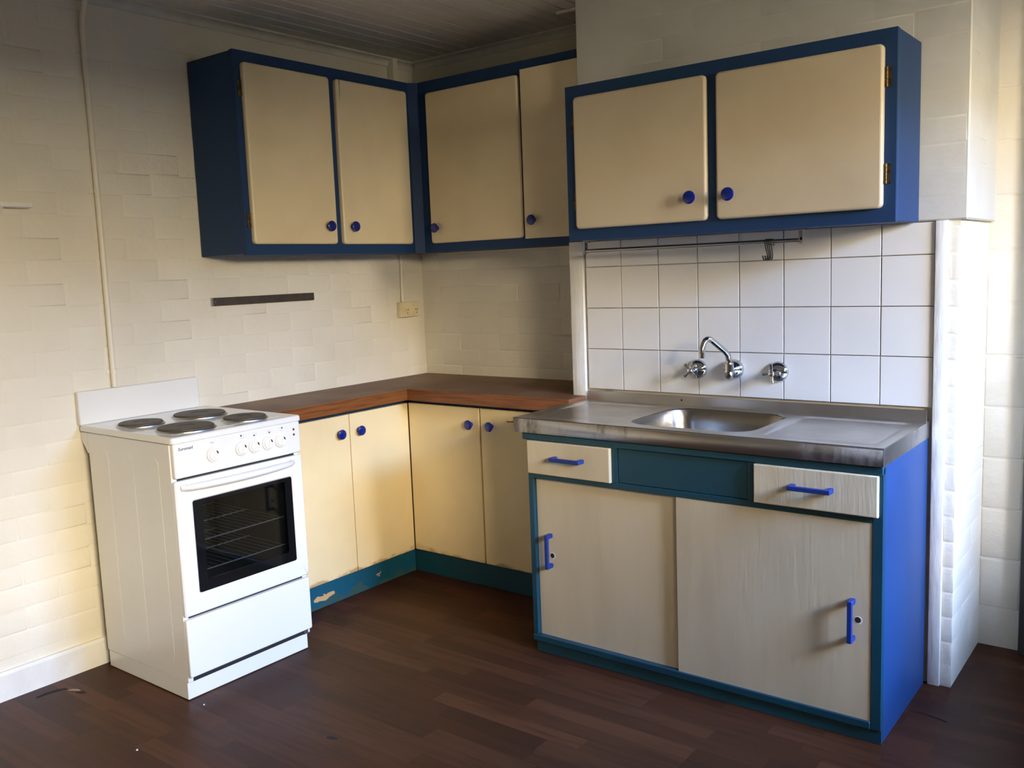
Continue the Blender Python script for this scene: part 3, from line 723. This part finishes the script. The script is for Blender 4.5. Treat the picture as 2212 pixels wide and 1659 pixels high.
# oven door with window
od = part('oven_door', ring_slab(MB(), 'x', (YL, YR+.001, .2785, .7115), (-1.677, -1.292, .343, .641), .536, FX, .007, .006, .004), ENAM, c, 40)
part('glass_border', ring_slab(MB(), 'x', (-1.6765, -1.2925, .3435, .6405), (-1.645, -1.322, .379, .628), .546, FX-.0015, .006, .003, .0005), BLACKG, od)
part('glass_pane', MB().box(.546, .549, -1.645, -1.322, .379, .628), OVENG, od)
hpth = []
for k in range(25):
    s = k/24; yy_ = -1.712+(.428)*s; bul = math.sin(pi*min(max(s, 0), 1))**.45
    hpth.append((FX-.002+.034*bul, yy_, .6895))
part('door_handle', MB().tube(hpth, [.0085+.0042*math.sin(pi*(k+.8)/25.6)**.4 for k in range(25)], 14, flat=(1.0, .95)), ENAM, od, 60)
# storage drawer
part('storage_drawer', slab(MB(), 'x', YL, YR-.001, .081, .2690, .536, FX, .006, .004), ENAM, c, 40)
part('drawer_runner', MB().box(.50, .540, YR-.030, YR-.012, .062, .079), STEELW, c)
# racks inside
for lab, z in (('upper wire rack inside the oven', .495), ('lower wire rack inside the oven', .396)):
    b = MB()
    for x in (.10, .30, .505): b.tube([(x, -1.674, z), (x, -1.302, z)], .0022, 6)
    for k in range(14):
        y = -1.655+.026*k; b.tube([(.10, y, z+.0038), (.514, y, z+.0038)], .0011, 5)
    single('oven_rack', b, RACKM, lab, 'rack', 60)

# ================================================================== small things on the walls
t = thing('magnetic_strip', 'dark magnetic knife strip on the left wall below the wall cabinet', 'knife strip', (0, -.93, 1.24))
part('strip', MB().box(.0028, .0135, -1.181, -.6865, 1.2255, 1.2565, .0012), STRIPM, t)
part('end_cap', MB().box(.0028, .0145, -1.1865, -1.181, 1.2252, 1.2568, .0012), RAILM, t)
for y in (-1.172, -.697): part('screw', MB().lathe([(0, .003), (.0008, .0026), (.001, .0003)], (.0135, y, 1.241), (1, 0, 0), 10), RAILM, t)

t = thing('power_outlet', 'cream double power outlet on the left wall near the corner', 'outlet', (0, -.13, 1.155))
part('mounting_block', MB().box(.0028, .031, -.1865, -.0745, 1.119, 1.1895, .003, 2), CREAMP, t, 40)
fp = part('face_plate', slab(MB(), 'x', -.183, -.072, 1.1205, 1.1905, .0312, .0385, .004, .002), CREAMP, t, 40)
for i, yc in enumerate((-.158, -.096)):
    part('switch', slab(MB(), 'x', yc-.016+.0, yc-.003, 1.171, 1.186, .0380, .0415, .0035, .001), CREAMP, fp, 40)
    for dy, dz, a in ((-.006, .0, .5), (.006, .0, -.5), (0, -.015, 0)):
        o = part('socket_slot', MB().box(-.0004, .0004, -.0013, .0013, -.0042, .0042), CRACKM, fp, loc=(.0388, yc+.006+dy, 1.153+dz)); o.rotation_euler = (a, 0, 0)
def clip(parent, y, z, r=.0095): 
    part('saddle_clip', MB().box(.0020, .0045, y-.022, y+.010, z-.007, z+.007, .001).lathe([(-.007, r+.0016), (.007, r+.0016)], (.0125, y, z), (0, 0, 1), 14), CONDM, parent, 40)
t = thing('cable_conduit', 'thin painted conduit dropping from the ceiling corner to the power outlet', 'conduit', (.01, -.155, 1.19))
part('pipe', MB().tube([(.0115, -.155, 1.1905), (.0115, -.152, 1.30), (.0115, -.150, 1.4075)], .0075, 12), CONDM, t, 40)
part('batten', MB().box(.0028, .041, -.166, -.136, 2.128, 2.2975, .002), CONDM, t)
part('saddle_clip', MB().box(.002, .006, -.172, -.136, 1.366, 1.378, .001), CONDM, t)
t = thing('cable_conduit', 'long painted conduit running down the left wall to the stove', 'conduit', (.01, -1.603, .97))
part('pipe', MB().tube([(.0125, -1.605, .966), (.0125, -1.605, 1.0), (.0125, -1.603, 1.5), (.0125, -1.603, 2.13), (.0135, -1.603, 2.165), (.020, -1.603, 2.20), (.038, -1.602, 2.245), (.050, -1.600, 2.275), (.052, -1.600, 2.2975)], .0095, 14), CONDM, t, 60)
for z in (2.085, 1.640, 1.02): clip(t, -1.603, z)
t = thing('wall_shelf', 'end of a small white shelf on the left wall at the picture edge', 'shelf', (0, -2.1, 1.58))
part('board', MB().box(.003, .060, -2.5, -1.845, 1.5745, 1.5905, .0015), TRIMW, t)
part('bracket', MB().prism([(.003, -1.93, 1.5745), (.05, -1.93, 1.5745), (.003, -1.93, 1.53)], (0, -.02, 0)), TRIMW, t)
